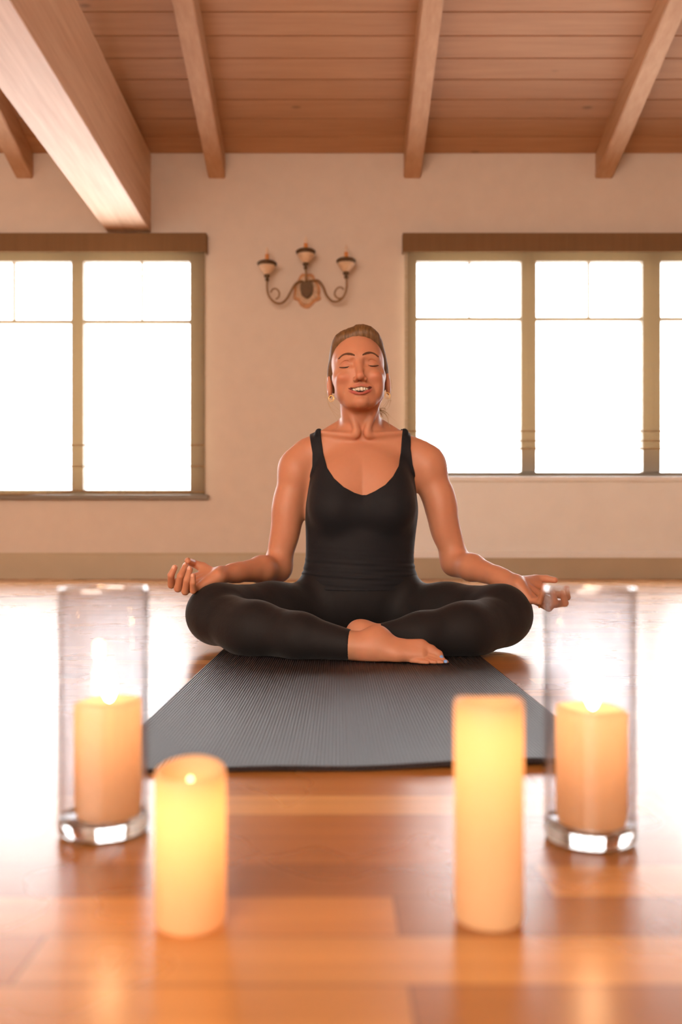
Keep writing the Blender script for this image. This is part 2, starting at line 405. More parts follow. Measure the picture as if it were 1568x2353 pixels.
# ------------------------------------------------------------------ sconce
M['iron'] = simple('aged_bronze', lin(96,72,48), .5, 60, .25, Metallic=.55)
M['iron_l'] = simple('aged_bronze_arm', lin(150,118,84), .5, 60, .2, Metallic=.4)
M['plaster_cup'] = simple('ivory_cup', lin(222,190,156), .5, 40, .1)
M['sleeve'] = simple('beeswax_sleeve', lin(226,150,84), .6)
M['bulb'] = simple('frosted_bulb', lin(230,205,180), .3)
M['gilt'] = simple('aged_gilt_plate', lin(196,142,96), .55, 70, .3, .3)
M['ivory'] = simple('worn_ivory_relief', lin(214,182,148), .6, 60, .2, .3)
def sconce():
    Y = WALLY; Ya = Y-.075
    q = lambda px, py, yy=Ya: P3(px, py, yy)
    root = empty('wall_sconce', P3(704, 672, Y)); tag(root, 'three-armed bronze wall sconce with small candle bulbs between the windows', 'wall lamp')
    # shield plate: scalloped outline, layered
    ol = [(690,634),(697,629),(705,631),(714,629),(722,634),(726,645),(734,654),(737,668),(736,681),(738,687),(731,692),(725,694),(718,702),(711,708),(704,709),(697,707),(689,701),(684,692),(675,689),(675,680),(676,668),(676,656),(684,646)]
    cc = Vector((0, 0, 0))
    P = [q(a, c, Y-.002) for a, c in ol]
    for p in P: p.y = Y-.0
    ce = q(705, 668, Y)
    def shrink(k): return [Vector((ce.x+(p.x-ce.x)*k, p.y, ce.z+(p.z-ce.z)*k)) for p in P]
    MB().prism(spline2(P), (0, -.014, 0)).build('back_plate', M['gilt'], root)
    MB().prism([v+Vector((0, -.013, 0)) for v in spline2(shrink(.78))], (0, -.012, 0)).build('ivory_relief', M['ivory'], root)
    c = q(705, 664, Y-.03)
    b = MB(); prof = [(-12, -14), (12, -14), (15, 0), (12, 14), (0, 24), (-12, 14), (-15, 0)]
    k = Y/F
    b.prism([(c.x+a*k, Y-.024, c.z-d*k) for a, d in prof], (0, -.045, 0)); bmesh.ops.bevel(b.b, geom=b.b.edges[:], offset=.006, segments=2, affect='EDGES')
    b.build('bronze_boss', M['iron'], root)
    cups = [(614, 612, 575), (703, 585, 550), (796, 606, 570)]
    L = [(700,648),(690,646),(678,654),(668,672),(660,686),(649,696),(637,697),(625,690),(617,678),(614,664),(614,648),(614,640)]
    R = [(712,646),(722,644),(733,646),(743,660),(750,678),(762,691),(773,693),(785,688),(793,676),(797,660),(797,645),(797,635)]
    C = [(704,655),(704,645),(704,630),(703,618)]
    def arm(pts, curl, name='arm'):
        n = len(pts)
        v = [q(a, c_, Y-.04-.09*min(1, i/(n*.6))) for i, (a, c_) in enumerate(pts)]
        b = MB().tube(spline(v, 5), .0085, 8)
        if curl: b.tube(spline([q(a, c_, Y-.13) for a, c_ in curl], 5), .0065, 8)
        b.build(name, M['iron_l'], root, True)
    arm(L, [(622,672),(628,664),(636,664),(642,672),(641,682),(634,688)])
    arm(R, [(790,665),(784,660),(776,662),(770,671),(771,680),(779,686),(787,684)])
    arm(C, None)
    for cx, cy_, ct in cups:
        c = q(cx, cy_, Y-.13); k = (Y-.13)/F
        # cup top (pan) at cy_-4, cup body below to +22, stem to +30
        MB().lathe(c, [(.001, -34*k), (4*k, -34*k), (5*k, -30*k), (3*k, -27*k), (7*k, -24*k), (7*k, -20*k), (3*k, -18*k)], 20).build('cup_stem', M['iron'], root, True)
        MB().lathe(c, [(4*k, -20*k), (10*k, -14*k), (16*k, -6*k), (20*k, 0), (18*k, 1*k), (.001, 1*k)], 24).build('candle_cup', M['plaster_cup'], root, True)
        MB().lathe(c, [(.001, 0), (19*k, -1*k), (22*k, 3*k), (23*k, 7*k), (19*k, 10*k), (4*k, 8*k), (.001, 8*k)], 28).build('drip_pan', M['iron'], root, True)
        h = (cy_-ct)*k
        MB().lathe(c, [(.001, 5*k), (4.6*k, 5*k), (4.6*k, h-10*k), (3*k, h-9*k), (.001, h-9*k)], 16).build('candle_sleeve', M['sleeve'], root, True)
        MB().lathe(c, [(2.5*k, h-10*k), (4.2*k, h-5*k), (3.6*k, h), (1.4*k, h+6*k), (.001, h+9*k)], 14).build('bulb', M['bulb'], root, True)
def spline2(P):
    Q = P+[P[0], P[1]]; s = spline([P[-1]]+Q, 4); n = len(P)
    return s[4:4+4*n]
sconce()
# ------------------------------------------------------------------ yoga mat
def mat_material():
    t = NT('ribbed_foam'); p = t.pos(); o = t.sep(p)
    rib = t.math('SINE', t.math('MULTIPLY', o[0], 2*math.pi/.0046))
    sp = t.noise(p, 420, 2)
    h = t.math('ADD', rib, t.math('MULTIPLY', sp, .2))
    c = t.mix(t.math('MULTIPLY', sp, .5), lin(52,46,47), lin(76,68,69))
    return t.done(t.bsdf(c, .48, t.bump(h, .9, .0016), Specular_IOR_Level=.25))
M['mat'] = mat_material()
def yoga_mat():
    x0, x1 = -.277, .323; nx, ny = 60, 90; T = .006
    bm = bmesh.new(); top = []; bot = []
    for j in range(ny+1):
        a, b_ = [], []
        for i in range(nx+1):
            u, v = i/nx, j/ny; x = x0+u*(x1-x0); yf = .985+.04*u+.004*math.sin(u*9)
            y = yf+(2.76-yf)*v
            lift = (.0055*math.exp(-((u-.78)/.22)**2)+.002*math.exp(-((u-.35)/.1)**2))*math.exp(-((y-yf)/.07)**2)
            a.append(bm.verts.new((x, y, T+lift+.0002))); b_.append(bm.verts.new((x, y, .0002+lift)))
        top.append(a); bot.append(b_)
    for j in range(ny):
        for i in range(nx):
            bm.faces.new([top[j][i], top[j][i+1], top[j+1][i+1], top[j+1][i]])
            bm.faces.new([bot[j][i], bot[j+1][i], bot[j+1][i+1], bot[j][i+1]])
    for i in range(nx):
        bm.faces.new([bot[0][i], bot[0][i+1], top[0][i+1], top[0][i]]); bm.faces.new([top[ny][i], top[ny][i+1], bot[ny][i+1], bot[ny][i]])
    for j in range(ny):
        bm.faces.new([top[j][0], top[j+1][0], bot[j+1][0], bot[j][0]]); bm.faces.new([bot[j][nx], bot[j+1][nx], top[j+1][nx], top[j][nx]])
    me = bpy.data.meshes.new('yoga_mat'); bm.to_mesh(me); bm.free()
    tag(link('yoga_mat', me, M['mat']), 'dark grey ribbed yoga mat unrolled on the wooden floor under the woman', 'yoga mat')
yoga_mat()

# ------------------------------------------------------------------ candles and vases
def wax_mat(name, c, tr, rough=.45, share=.55):
    t = NT(name)
    n = t.noise(t.pos(), 60, 3)
    col = t.mix(t.math('MULTIPLY', n, .12), c, tuple(x*.9 for x in c[:3])+(1,))
    d = t.bsdf(col, rough)
    l = t.n('ShaderNodeBsdfTranslucent'); l.inputs[0].default_value = tr
    m = t.n('ShaderNodeMixShader'); m.inputs[0].default_value = share; t.l(d.outputs[0], m.inputs[1]); t.l(l.outputs[0], m.inputs[2])
    return t.done(m)
M['led_wax'] = wax_mat('ivory_led_wax', lin(240,214,170), (.95, .80, .62, 1))
M['pillar_wax'] = wax_mat('cream_pillar_wax', lin(244,214,176), (.95, .82, .66, 1))
def emit(name, c, s):
    t = NT(name); e = t.n('ShaderNodeEmission'); e.inputs[0].default_value = c; e.inputs[1].default_value = s; return t.done(e)
M['led'] = emit('led_tip', (1, .72, .36, 1), 7)
M['flame'] = emit('flame', (1, .80, .50, 1), 26)
M['wick'] = simple('charred_wick', lin(50,36,28), .9)
def thin_glass(name, tint, k=1.0):
    t = NT(name)
    tr = t.n('ShaderNodeBsdfTransparent'); tr.inputs[0].default_value = tint
    gl = t.n('ShaderNodeBsdfGlossy'); gl.inputs['Roughness'].default_value = .04
    mx = t.n('ShaderNodeMixShader'); t.l(t.schlick(k), mx.inputs[0]); t.l(tr.outputs[0], mx.inputs[1]); t.l(gl.outputs[0], mx.inputs[2])
    return t.done(mx)
M['vase'] = thin_glass('clear_cylinder_glass', (.93, .925, .935, 1), 1.7)
M['rim'] = thin_glass('polished_glass_rim', (.95, .95, .96, 1), 7.0)
t = NT('thick_base_glass'); g = t.n('ShaderNodeBsdfGlass'); g.inputs['IOR'].default_value = 1.5; g.inputs['Roughness'].default_value = .02; g.inputs[0].default_value = (.97, .98, .98, 1)
M['vase_base'] = t.done(g)
def lamp(name, loc, e, c, r):
    l = bpy.data.lights.new(name, 'POINT'); l.energy = e; l.color = c; l.shadow_soft_size = r
    o = bpy.data.objects.new(name, l); COL.objects.link(o); o.location = loc; return o
def vase(x, y, R, H, label):
    root = empty('cylinder_vase', (x, y, 0)); tag(root, label, 'glass vase', 'clear glass cylinder vases with candles')
    w = .0028; zb = .016
    b = MB().lathe((x, y, 0), [(R, .006), (R, H-.003)], 96)
    b.lathe((x, y, 0), [(R-w, H-.003), (R-w, zb+.004), (R-w-.003, zb)], 96)
    o = b.build('glass_wall', M['vase'], root, True, fix=False)
    MB().lathe((x, y, 0), [(R, H-.003), (R, H-.0015), (R-.0008, H-.0002), (R-w/2, H), (R-w+.0008, H-.0002), (R-w, H-.0015), (R-w, H-.003)], 96).build('rim', M['rim'], root, True, fix=False)
    b = MB().lathe((x, y, 0), [(.0001, .0008), (R-.006, .0008), (R-.0015, .002), (R-.0001, .006), (R-.0001, zb-.001), (R-.0012, zb-.0002), (.0001, zb-.0004)], 96)
    b.build('glass_base', M['vase_base'], root, True)
def pillar(x, y, r, z0, z1, label, fl):
    root = empty('pillar_candle', (x, y, z0)); tag(root, label, 'candle', 'cream pillar candles with real flames in glass vases')
    ph = x*20
    wob = lambda a, k: (.0018*math.sin(a+ph)+.001*math.sin(3*a+ph)) if 2 <= k <= 8 else 0
    h = z1-z0
    b = MB().lathe((x, y, z0), [(.0002, 0), (r-.002, 0), (r, .012), (r, .03), (r, .05), (r, h-.003), (r-.002, h), (r-.005, h-.001), (r*.75, h-.007), (r*.4, h-.0095), (.0002, h-.0098)], 64,
                   wob=lambda a, k: (.0016*math.sin(a+ph)+.0008*math.sin(3*a+ph)) if 5 <= k <= 7 else 0)
    b.build('wax_body', M['pillar_wax'], root, True)
    MB().tube([(x, y, z1-.010), (x+.0005, y, z1-.004), (x+.0015, y, z1+.001)], .0009, 8).build('wick', M['wick'], root, True)
    b = MB(); zf = z1-.003
    b.lathe((x+.001, y, zf), [(.0002, 0), (.0032, .002), (.0062, .008), (.0070, .013), (.0058, .020), (.0034, .027), (.0013, .033), (.0001, .037)], 20,
            wob=None)
    b.build('flame', M['flame'], root, True)
    lamp('candle_light', (x+.001, y-.0001, zf+.043), fl, (1, .50, .20), .006)
    lamp('wax_fill_light', (x, y, z1-.016), .030, (1, .42, .16), .004)  # added lamps inside the wax imitate flame light scattering through it
    lamp('wax_fill_light', (x, y, z1-.040), .018, (1, .40, .15), .004)
vase(-.2146, .797, .0404, .2235, 'clear glass cylinder vase standing at the left, holding a burning candle')
vase(.2245, .776, .0402, .2245, 'clear glass cylinder vase standing at the right, in front of the hand')
pillar(-.2105, .797, .030, .0160, .121, 'cream pillar candle burning inside the left glass vase', .16)
pillar(.2262, .776, .0312, .0160, .118, 'cream pillar candle burning inside the right glass vase', .20)
def led(x, y, r, h, label, wave, lights):
    root = empty('flameless_candle', (x, y, 0)); tag(root, label, 'candle', 'glowing flameless wax candles on the floor')
    n = 72
    wob = lambda a, k: wave(a)*min(1, max(0, (k-3)/2)) if k <= 8 else wave(a)*.25 if k == 9 else 0
    b = MB().lathe((x, y, 0), [(.0002, .0006), (r-.003, .0006), (r-.0006, .0022), (r, .006), (r, h*.5), (r, h-.004), (r-.0008, h-.0012), (r-.0024, h), (r-.0042, h-.0015), (r*.70, h-.010), (r*.35, h-.013), (.0002, h-.0135)], n, wob=wob)
    b.build('wax_body', M['led_wax'], root, True)
    b = MB().lathe((x, y, h-.0142), [(.0002, -.002), (.0022, -.002), (.0026, .001), (.0024, .004), (.0014, .007), (.0002, .0085)], 16)
    b.build('bulb_tip', M['led'], root, True)
    for z, e, rr in lights: lamp('led_light', (x, y, z), e*.8, (1, .37, .10), rr)
led(-.1025, .604, .0246, .108, 'short glowing flameless ivory candle at front left', lambda a: .0032*math.sin(a)-.0004*math.cos(2*a),
    [(.084, .046, .005), (.066, .030, .006), (.044, .010, .006)])
led(.1058, .610, .0241, .1545, 'tall glowing flameless ivory candle at front right', lambda a: .0012*math.cos(2*a)-.0004*math.sin(a),
    [(.132, .034, .005), (.112, .026, .006), (.086, .013, .006), (.050, .003, .006)])
# ------------------------------------------------------------------ distance-field modelling kit (numpy)
f32 = np.float32
def A3(p): return np.array(p, dtype=f32)
def cone(P, a, b, ra, rb):
    a, b = A3(a), A3(b); ab = b-a; L = float(ab@ab)+1e-12
    t = np.clip(((P-a)@ab)/L, 0, 1)
    d = P-a-t[:, None]*ab
    return np.sqrt((d*d).sum(1))-(ra+(rb-ra)*t)
def chain(P, pts, rs, k=.0):
    r = None
    for i in range(len(pts)-1):
        d = cone(P, pts[i], pts[i+1], rs[i], rs[i+1])
        r = d if r is None else (smin(r, d, k) if k else np.minimum(r, d))
    return r
def ell(P, c, r, R=None):
    q = P-A3(c)
    if R is not None: q = q@R
    r = A3(r)
    k0 = np.sqrt(((q/r)**2).sum(1)); k1 = np.sqrt(((q/(r*r))**2).sum(1))+1e-9
    return k0*(k0-1)/k1
def smin(a, b, k):
    h = np.clip(.5+.5*(b-a)/k, 0, 1); return b+(a-b)*h-k*h*(1-h)
def smax(a, b, k): return -smin(-a, -b, k)
def union(ds, k):
    r = ds[0]
    for d in ds[1:]: r = smin(r, d, k)
    return r
def rotz(a):
    c, s = math.cos(a), math.sin(a); return np.array([[c, -s, 0], [s, c, 0], [0, 0, 1]], f32)

def surface(f, lo, hi, h, k=4, newton=2):
    """sample f in the box (finely only near its surface) and return verts, quads"""
    lo = np.array(lo, float); n = np.ceil((np.array(hi, float)-lo)/(h*k)).astype(int)
    H = h*k
    ci = np.stack(np.meshgrid(*[np.arange(m) for m in n], indexing='ij'), -1).reshape(-1, 3)
    cc = (lo+(ci+.5)*H).astype(f32)
    dc = f(cc)
    N = n*k+1
    D = np.empty(N, f32)
    big = np.repeat(np.repeat(np.repeat(dc.reshape(n), k, 0), k, 1), k, 2)
    D[:-1, :-1, :-1] = big; D[-1] = D[-2]; D[:, -1] = D[:, -2]; D[:, :, -1] = D[:, :, -2]; del big
    near = ci[np.abs(dc) < H*1.25]
    order = np.lexsort((near[:, 2]//4, near[:, 1]//4, near[:, 0]//4)); near = near[order]
    off = np.stack(np.meshgrid(*[np.arange(k+1)]*3, indexing='ij'), -1).reshape(-1, 3)
    B = 1200
    for s in range(0, len(near), B):
        idx = (near[s:s+B, None, :]*k+off[None]).reshape(-1, 3)
        D[idx[:, 0], idx[:, 1], idx[:, 2]] = f((lo+idx*h).astype(f32))
    ins = D < 0
    c = [ins[i:N[0]-1+i, j:N[1]-1+j, l:N[2]-1+l] for i in (0, 1) for j in (0, 1) for l in (0, 1)]
    cnt = np.zeros(tuple(N-1), np.int8)
    for x in c: cnt += x
    act = (cnt > 0) & (cnt < 8)
    ids = np.full(tuple(N-1), -1, np.int32); cells = np.argwhere(act); ids[act] = np.arange(len(cells))
    acc = np.zeros((len(cells), 3)); w = np.zeros(len(cells))
    for ax in range(3):
        o1, o2 = [a for a in range(3) if a != ax]
        for u in (0, 1):
            for v in (0, 1):
                p0 = cells.copy(); p0[:, o1] += u; p0[:, o2] += v; p1 = p0.copy(); p1[:, ax] += 1
                d0 = D[p0[:, 0], p0[:, 1], p0[:, 2]]; d1 = D[p1[:, 0], p1[:, 1], p1[:, 2]]
                m = (d0 < 0) != (d1 < 0); t = d0[m]/(d0[m]-d1[m])
                q = p0[m].astype(float); q[:, ax] += t; acc[m] += q; w[m] += 1
    V = lo+acc/w[:, None]*h
    quads = []
    for ax in range(3):
        o1, o2 = (ax+1) % 3, (ax+2) % 3
        a = [slice(0, N[i]) for i in range(3)]; b = list(a)
        a[ax] = slice(0, N[ax]-1); b[ax] = slice(1, N[ax])
        for i in (o1, o2): a[i] = slice(1, N[i]-1); b[i] = slice(1, N[i]-1)
        A_, B_ = ins[tuple(a)], ins[tuple(b)]
        e = np.argwhere(A_ != B_)
        st = A_[e[:, 0], e[:, 1], e[:, 2]]
        e[:, o1] += 1; e[:, o2] += 1
        def g(du, dv):
            q = e.copy(); q[:, o1] -= du; q[:, o2] -= dv; return ids[q[:, 0], q[:, 1], q[:, 2]]
        Q = np.stack([g(1, 1), g(0, 1), g(0, 0), g(1, 0)], 1)
        Q[~st] = Q[~st][:, ::-1]; quads.append(Q)
    Q = np.concatenate(quads); Q = Q[(Q >= 0).all(1)]
    for _ in range(newton):                      # pull the vertices onto the surface
        v = V.astype(f32); e = f32(h*.35); d = f(v)
        G = np.stack([(f(v+e*np.eye(3, dtype=f32)[i])-f(v-e*np.eye(3, dtype=f32)[i]))/(2*e) for i in range(3)], 1)
        g2 = (G*G).sum(1)+1e-3
        st = np.clip(d/g2, -h, h)
        V = V-(.8*st)[:, None]*G
    return V, Q
def clip_part(V, Q, keep):
    m = keep(V)[Q].any(1); Q = Q[m]; u, inv = np.unique(Q, return_inverse=True)
    return V[u], inv.reshape(Q.shape)
def to_mesh(name, parts, col=None):
    Vs, Qs, o = [], [], 0
    for V, Q in parts: Vs.append(V); Qs.append(Q+o); o += len(V)
    V = np.concatenate(Vs); Q = np.concatenate(Qs)
    me = bpy.data.meshes.new(name); me.vertices.add(len(V)); me.vertices.foreach_set('co', V.astype(f32).ravel())
    me.loops.add(Q.size); me.loops.foreach_set('vertex_index', Q.astype(np.int32).ravel())
    me.polygons.add(len(Q)); me.polygons.foreach_set('loop_start', np.arange(0, Q.size, 4, dtype=np.int32))
    me.update(calc_edges=True); me.validate()
    if col is not None:
        c = col(V.astype(f32)); ca = me.color_attributes.new('pigment', 'FLOAT_COLOR', 'POINT')
        ca.data.foreach_set('color', np.concatenate([c, np.ones((len(c), 1))], 1).astype(f32).ravel())
    return me
FAR = f32(1.0)
def boxed(P, lo, hi, fn, pad=.06):
    """fn evaluated only near its box; elsewhere a safe large distance"""
    lo, hi = A3(lo)-pad, A3(hi)+pad
    m = ((P > lo) & (P < hi)).all(1)
    q = np.maximum(np.maximum(lo-P, P-hi), 0); r = (np.sqrt((q*q).sum(1))+pad*.8).astype(f32)
    if m.any(): r[m] = fn(P[m])
    return r

# ------------------------------------------------------------------ the woman: skeleton in metres
def pt(px, py, Y): return tuple(P3(px, py, Y))
CX = .064
HC = np.array([.0545, 2.33, .709]); tilt, roll = math.radians(8), math.radians(3)
hf = np.array([0, -math.cos(tilt), math.sin(tilt)]); hu = np.array([0, math.sin(tilt), math.cos(tilt)])
hr = np.array([1., 0, 0])
cr, sr = math.cos(roll), math.sin(roll)
HR, HU = hr*cr+hu*sr, hu*cr-hr*sr
HM = np.stack([HR, hf, HU], 1)               # columns: right, forward, up
def toH(P): return ((P-HC.astype(f32))@HM.astype(f32)).astype(f32)
def fromH(p): return Vector(HC+HM@np.array(p, float))

def both(fn): return np.minimum(fn(1), fn(-1))
# mouth curves in the head frame (x, forward, up)
def lipcurve(side):
    out = []
    for i in range(13):
        u = -1+2*i/12; x = .0330*u
        fwd = .0908-.021*u*u-.006*u**4
        if side > 0: z = -.0548-.0030*u*u+.0004*math.cos(u*9)*(1-abs(u))
        else: z = -.0775+.0200*u*u
        out.append((x, fwd, z))
    return out
LU, LL = lipcurve(1), lipcurve(-1)
LID = [(.0175, .0775, .0030), (.0230, .0793, .0000), (.0300, .0806, -.0022), (.0380, .0797, -.0026), (.0450, .0760, -.0008), (.0505, .0708, .0025)]
def head(Pw):
    p = toH(Pw); x = np.abs(p[:, 0]); ps = np.stack([x, p[:, 1], p[:, 2]], 1)
    d = ell(p, (0, -.014, .038), (.0715, .096, .086))
    d = smin(d, ell(p, (0, .030, .012), (.0640, .060, .072)), .02)
    d = smin(d, ell(p, (0, .026, -.030), (.0625, .060, .060)), .02)
    # jaw and chin
    d = smin(d, cone(ps, (.048, -.004, -.048), (.024, .048, -.083), .0160, .0145), .022)
    d = smin(d, cone(ps, (.024, .048, -.083), (.005, .067, -.094), .0145, .0138), .015)
    d = smin(d, ell(p, (0, .030, -.070), (.039, .046, .030)), .02)
    d = smin(d, ell(p, (0, .0755, -.0940), (.0160, .0130, .0125)), .012)
    # cheeks raised by the smile
    d = smin(d, ell(ps, (.0405, .0650, -.0275), (.0205, .0215, .0165)), .010)
    d = smin(d, ell(ps, (.0560, .0280, -.0150), (.0130, .0280, .0150)), .014)
    d = smin(d, ell(ps, (.0450, .0400, -.0470), (.0175, .0280, .0280)), .016)
    # brow ridge, sockets, lids
    d = smin(d, cone(ps, (.012, .0800, .0240), (.045, .0640, .0250), .0085, .0080), .010)
    d = smax(d, -ell(ps, (.0312, .0965, .0065), (.0190, .0170, .0100)), .010)
    d = smax(d, -ell(ps, (.0165, .0970, .0055), (.0062, .0150, .0115)), .007)
    eye = ell(ps, (.0335, .0635, .0035), (.0170, .0172, .0130))
    d = smin(d, eye, .004)
    lidg = chain(ps, LID, [.0006]*6)
    d = smax(d, -(lidg-.0007), .0016)
    crease = chain(ps, [(.0190, .0765, .0105), (.0270, .0795, .0145), (.0350, .0785, .0150), (.0430, .0740, .0120), (.0500, .0690, .0070)], [.0006]*5)
    d = smax(d, -(crease-.0005), .0030)
    # muzzle
    d = smin(d, ell(p, (0, .0665, -.0600), (.0300, .0245, .0230)), .014)
    # nose
    nose = cone(p, (0, .0810, .0120), (0, .1060, -.0350), .0082, .0100)
    nose = smin(nose, ell(p, (0, .1065, -.0375), (.0098, .0092, .0085)), .006)
    nose = smin(nose, ell(ps, (.0120, .0945, -.0405), (.0072, .0095, .0070)), .005)
    d = smin(d, nose, .0075)
    nostril = ell(ps, (.0062, .1000, -.0475), (.0033, .0048, .0030))
    d = smax(d, -nostril, .002)
    # smile folds
    fold = chain(ps, [(.0170, .0905, -.0400), (.0250, .0850, -.0470), (.0365, .0770, -.0550), (.0415, .0690, -.0660)], [.0022, .0026, .0022, .0006])
    d = smax(d, -fold, .007)
    d = smax(d, -chain(p, [(-.012, .0860, -.0815), (0, .0880, -.0830), (.012, .0860, -.0815)], [.0012]*3), .007)
    # mouth opening and lips
    mo = mouth(p)
    d = smax(d, -mo, .0015)
    lu = chain(p, LU, [.0010+.0010*(1-abs(-1+2*i/12)**2) for i in range(13)])
    ll = chain(p, LL, [.0012+.0022*(1-abs(-1+2*i/12)**2) for i in range(13)])
    d = smin(d, np.minimum(lu, ll), .0022)
    # ears
    ear = ell(ps, (.0785, -.0080, -.0240), (.0080, .0165, .0300))
    ear = smax(ear, -ell(ps, (.0880, -.0020, -.0200), (.0075, .0100, .0190)), .004)
    d = smin(d, ear, .006)
    # neck
    return d
def mouth(p):
    u = np.clip(p[:, 0]/.0312, -1.2, 1.2)
    zt = -.0562-.0020*u*u; zb = -.0752+.0175*u*u
    zc_ = (zt+zb)/2; hh = (zt-zb)/2
    dz = np.abs(p[:, 2]-zc_)-hh
    df = np.maximum(.074-.026*u*u-p[:, 1], 0)
    return np.maximum(np.maximum(dz, df), np.abs(p[:, 0])-.0312)
def neck(P):
    top = fromH((0, -.022, -.055)); 
    d = cone(P, top, (CX-.001, 2.375, .575), .0520, .0530)
    q = P.copy(); q[:, 0] = np.abs(P[:, 0]-CX); 
    d = smin(d, cone(q, (.044, 2.335, .655), (.012, 2.314, .560), .012, .0085), .008)     # front neck muscles
    d = smax(d, -cone(P, (CX, 2.300, .566), (CX, 2.296, .560), .0060, .0070), .018)       # notch
    return d
def torso(P):
    q = P.copy(); q[:, 0] = np.abs(P[:, 0]-CX)
    d = ell(P, (.058, 2.385, .105), (.172, .120, .105))
    d = smin(d, ell(P, (.058, 2.365, .210), (.141, .098, .150)), .06)
    d = smin(d, ell(P, (.064, 2.370, .350), (.150, .103, .165)), .05)
    d = smin(d, ell(P, (.064, 2.380, .470), (.150, .078, .080)), .05)
    # bust
    d = smin(d, ell(q, (.068, 2.300, .352), (.066, .058, .062)), .030)
    d = smin(d, ell(q, (.060, 2.310, .400), (.060, .040, .070)), .040)
    d = smax(d, -cone(P, (.0645, 2.252, .440), (.0645, 2.232, .385), .004, .006), .022)
    # shoulder yoke and clavicles
    d = smin(d, cone(q, (.030, 2.405, .588), (.135, 2.395, .512), .028, .038), .035)
    d = smin(d, cone(q, (.040, 2.350, .550), (.150, 2.372, .508), .020, .034), .03)
    d = smin(d, cone(q, (.018, 2.316, .547), (.115, 2.340, .560), .0050, .0055), .018)
    return d
# shoulders, arms
SHL, SHR = (-.114, 2.372, .484), (.247, 2.372, .492)
ELL_, ELR = (-.163, 2.372, .196), (.3175, 2.365, .212)
WRL, WRR = (-.2935, 2.150, .183), (.4400, 2.140, .1620)
def lerp(a, b, t): return tuple(a[i]+(b[i]-a[i])*t for i in range(3))
def addv(a, b): return tuple(a[i]+b[i] for i in range(3))
def arm(P, S_, E, W_, s):
    d = smin(ell(P, addv(S_, (-s*.003, 0, -.022)), (.0475, .047, .060)), cone(P, addv(S_, (0, .004, -.026)), lerp(S_, E, .45), .042, .0395), .03)
    d = smin(d, cone(P, lerp(S_, E, .35), E, .0395, .0355), .02)
    d = smin(d, ell(P, addv(lerp(S_, E, .55), (-s*.004, -.010, 0)), (.034, .034, .080)), .02)
    f1 = lerp(E, W_, .30)
    d = smin(d, cone(P, E, f1, .0350, .0345), .02)
    d = smin(d, cone(P, f1, lerp(E, W_, .78), .0345, .0225), .015)
    d = smin(d, cone(P, addv(E, (s*.0, .010, -.012)), lerp(E, W_, .3), .026, .026), .015)
    return d
def wristpair(P, E, W_, v):
    a = lerp(E, W_, .70); a1 = addv(a, tuple(c*.7 for c in v)); b1 = addv(W_, v); a2 = addv(a, tuple(-c*.7 for c in v)); b2 = addv(W_, tuple(-c for c in v))
    return smin(cone(P, a1, b1, .0205, .0158), cone(P, a2, b2, .0205, .0158), .014)
def fingers(P, W_, fs, th, palm):
    d = palm(P)
    for pts, r in fs:
        n = len(pts); rs = [r*1.12, r*1.02, r*.94, r*.78][:n] if n == 4 else [r]*n
        f_ = chain(P, pts, rs, .002)
        f_ = np.minimum(f_, cone(P, pts[1], pts[1], r*1.10, r*1.10))
        d = smin(d, f_, .0045)
    d = smin(d, chain(P, th[0], th[1], .003), .007)
    return d
def hp(px, py, Y): return tuple(P3(px, py, Y))
# her right hand (left in the picture): palm up, fingers curled towards the thumb
HL = dict(
    fs=[([hp(424,1327,2.185), hp(394,1344,2.175), hp(393,1322,2.150), hp(402,1304,2.148)], .0088),
        ([hp(430,1338,2.155), hp(409,1352,2.135), hp(415,1324,2.118), hp(427,1300,2.140)], .0092),
        ([hp(440,1348,2.130), hp(426,1359,2.105), hp(430,1333,2.088), hp(437,1308,2.098)], .0088),
        ([hp(455,1350,2.110), hp(444,1357,2.085), hp(443,1340,2.072), hp(444,1323,2.076)], .0074)],
    th=([hp(486,1318,2.175), hp(466,1303,2.195), hp(445,1295,2.190), hp(432,1289,2.160)], [.0150, .0115, .0098, .0082]))
def palmL(P):
    w = WRL
    d = cone(P, addv(w, (.002, .012, .002)), hp(430,1330,2.185), .0175, .0105)
    d = smin(d, cone(P, addv(w, (0, .004, 0)), hp(436,1340,2.155), .0165, .0100), .01)
    d = smin(d, cone(P, addv(w, (0, -.006, -.004)), hp(445,1348,2.130), .0170, .0110), .01)
    d = smin(d, cone(P, addv(w, (0, -.012, -.004)), hp(458,1350,2.110), .0175, .0110), .01)
    d = smin(d, cone(P, hp(490,1322,2.165), hp(466,1306,2.190), .0155, .0120), .01)
    return d
